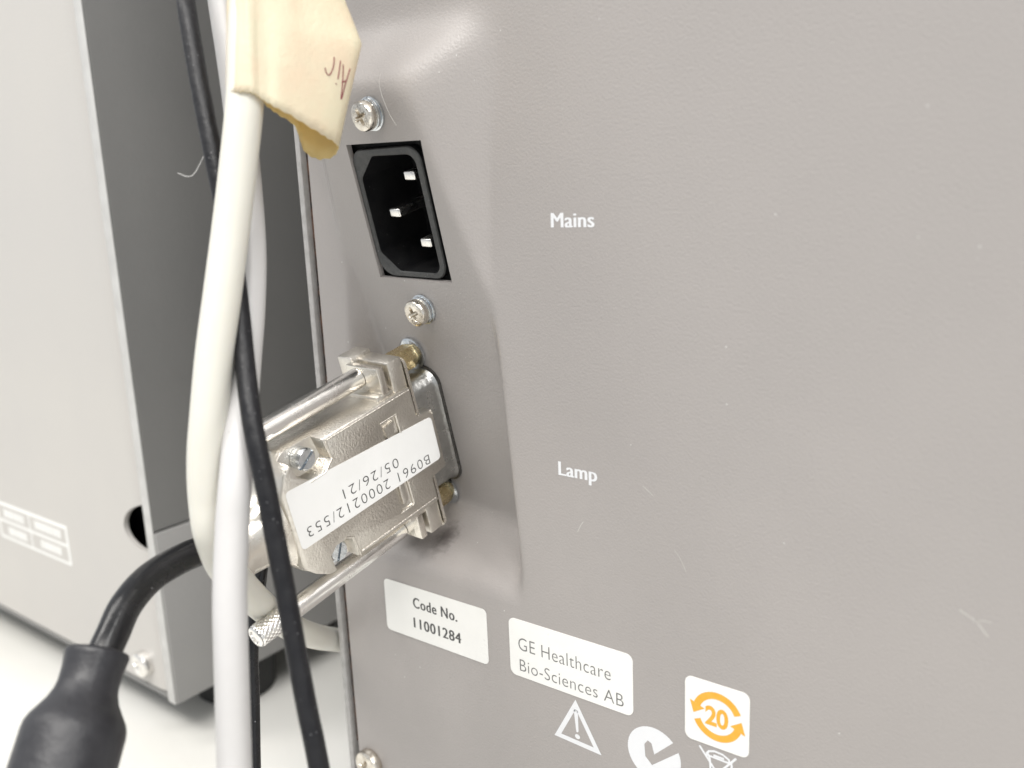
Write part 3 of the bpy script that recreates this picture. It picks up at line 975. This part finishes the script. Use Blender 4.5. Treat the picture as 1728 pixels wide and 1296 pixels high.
# ================================================================== second instrument
BX = -134.0
SB = Vector((-280, 0, -135))
sib = empty('instrument', SB, 'second light grey instrument at the left with dark side and small gridded label', 'instrument')
pn = MB()
cols = [(-430, 0.8)] + [(-150 + i * 1.0, 0.8 + 2.4 * (max(0.0, (i - 3) / 9.4) ** 2)) for i in range(13)]
v = [(x, y, -134) for x, y in cols] + [(x, y + 1.6, -134) for x, y in cols][::-1]
nn_ = len(v)
vv = [Vector(q) for q in v] + [Vector((q[0], q[1], 420)) for q in v]
ff = [tuple(range(nn_)), tuple(range(nn_, 2 * nn_))[::-1]] + [(i, (i + 1) % nn_, (i + 1) % nn_ + nn_, i + nn_) for i in range(nn_)]
pn.add(vv, ff)
cut = MB().add(*prism([(-138.5 + 15.5 * math.cos(a), -79.5 + 8.0 * math.sin(a) + 0.12 * 15.5 * (1 + math.cos(a))) for a in [i * math.pi / 18 for i in range(36)]], -12, 12, lambda x, z, h: Vector((x, h, z))))
pn = evaluated(pn, [('cut', cut)])
pn.build('rear_panel', M['second_panel'], sib, smooth=30)
MB().add(*box((-430, 10, -133.5), (-138.2, 420, 419))).build('casing', M['dark'], sib)
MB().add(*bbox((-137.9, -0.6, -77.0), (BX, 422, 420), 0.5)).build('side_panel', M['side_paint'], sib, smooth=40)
MB().add(*bbox((-138.1, -1.1, -135), (-134.2, -0.65, 420), 0.2)).build('edge_trim', M['trim'], sib, smooth=40)
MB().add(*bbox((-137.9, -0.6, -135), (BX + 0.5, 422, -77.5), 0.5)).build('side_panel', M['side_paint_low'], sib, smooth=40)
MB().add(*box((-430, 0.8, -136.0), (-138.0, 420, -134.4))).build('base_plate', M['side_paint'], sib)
for (fx, fy) in ((-150, 32), (-150, 250), (-395, 32), (-395, 250)):
    T = lambda x, y, h, fx=fx, fy=fy: Vector((fx + x, fy + y, -150 + h))
    MB().add(*lathe([(12.5, 0), (13.5, 1), (14.5, 13.9)], T, 32)).build('foot', M['foot'], sib, smooth=40)
cross_recess(-152.3, -126.6, lambda x, z, h: Vector((x, 0.8 - h, z)), 4.3, 3.2, 2.3, M['chrome'], sib, dome=1.6, washers=False)
lb = MB().add(*prism(rounded(-246, -192.6, -102.2, -87.5, 0.8), 0, 0.15, lambda x, z, h: Vector((x, 0.78 - h, z)))).build('gridded_label', M['far_print'], sib)
g = MB()
for i, (x0, x1, z0, z1) in enumerate(((-244.5, -221.0, -94.2, -88.7), (-219.8, -194.0, -94.2, -88.7), (-244.5, -221.0, -101.0, -95.4), (-219.8, -194.0, -101.0, -95.4))):
    g.add(*box((x0, 0.5, z0), (x1, 0.61, z1)))
g.build('label_cell', M['second_panel'], lb)
g = MB()
for (x0, x1, z0, z1) in ((-240, -224.0, -93, -90), (-216, -197.0, -92.8, -89.8), (-238, -224.0, -99.8, -96.8), (-213, -200.0, -99.5, -96.6)):
    x = x0
    while x < x1:
        w = random.uniform(1.0, 1.9)
        g.add(*box((x, 0.4, z0), (x + w, 0.48, z1)))
        x += w + 0.6
g.build('blurred_lettering', M['far_print'], lb)

# feet of the main instrument
for (fx, fy) in ((-30, 45), (230, 45), (-30, 240), (230, 240)):
    T = lambda x, y, h, fx=fx, fy=fy: Vector((fx + x, fy + y, -150 + h))
    MB().add(*lathe([(12.5, 0), (13.5, 1), (14.5, 14.9)], T, 32)).build('foot', M['foot'], inst, smooth=40)

# ================================================================== stray fibres
hair = [L(4.74, -27.06, 0.25), L(3.96, -25.41, 0.45), L(3.84, -23.24, 0.45), L(4.47, -19.9, 0.3), L(5.6, -17.4, 0.2)]
MB().add(*tube(spline(hair, 6), 0.03, 6)).build('hair', M['fibre'], loc=L(4.5, -22, 0), label='fine pale hair lying beside the upper inlet screw', cat='fibre')
lint = [(-25.6, -43.2, 28.6), (-27.18, -44.6, 25.32), (-28.06, -45.48, 24.58), (-29.56, -46.44, 25.24)]
MB().add(*tube(spline(lint, 6), 0.05, 6)).build('lint_thread', M['fibre'], loc=lint[0], label='loose pale lint thread sticking off the thin black cable', cat='fibre')
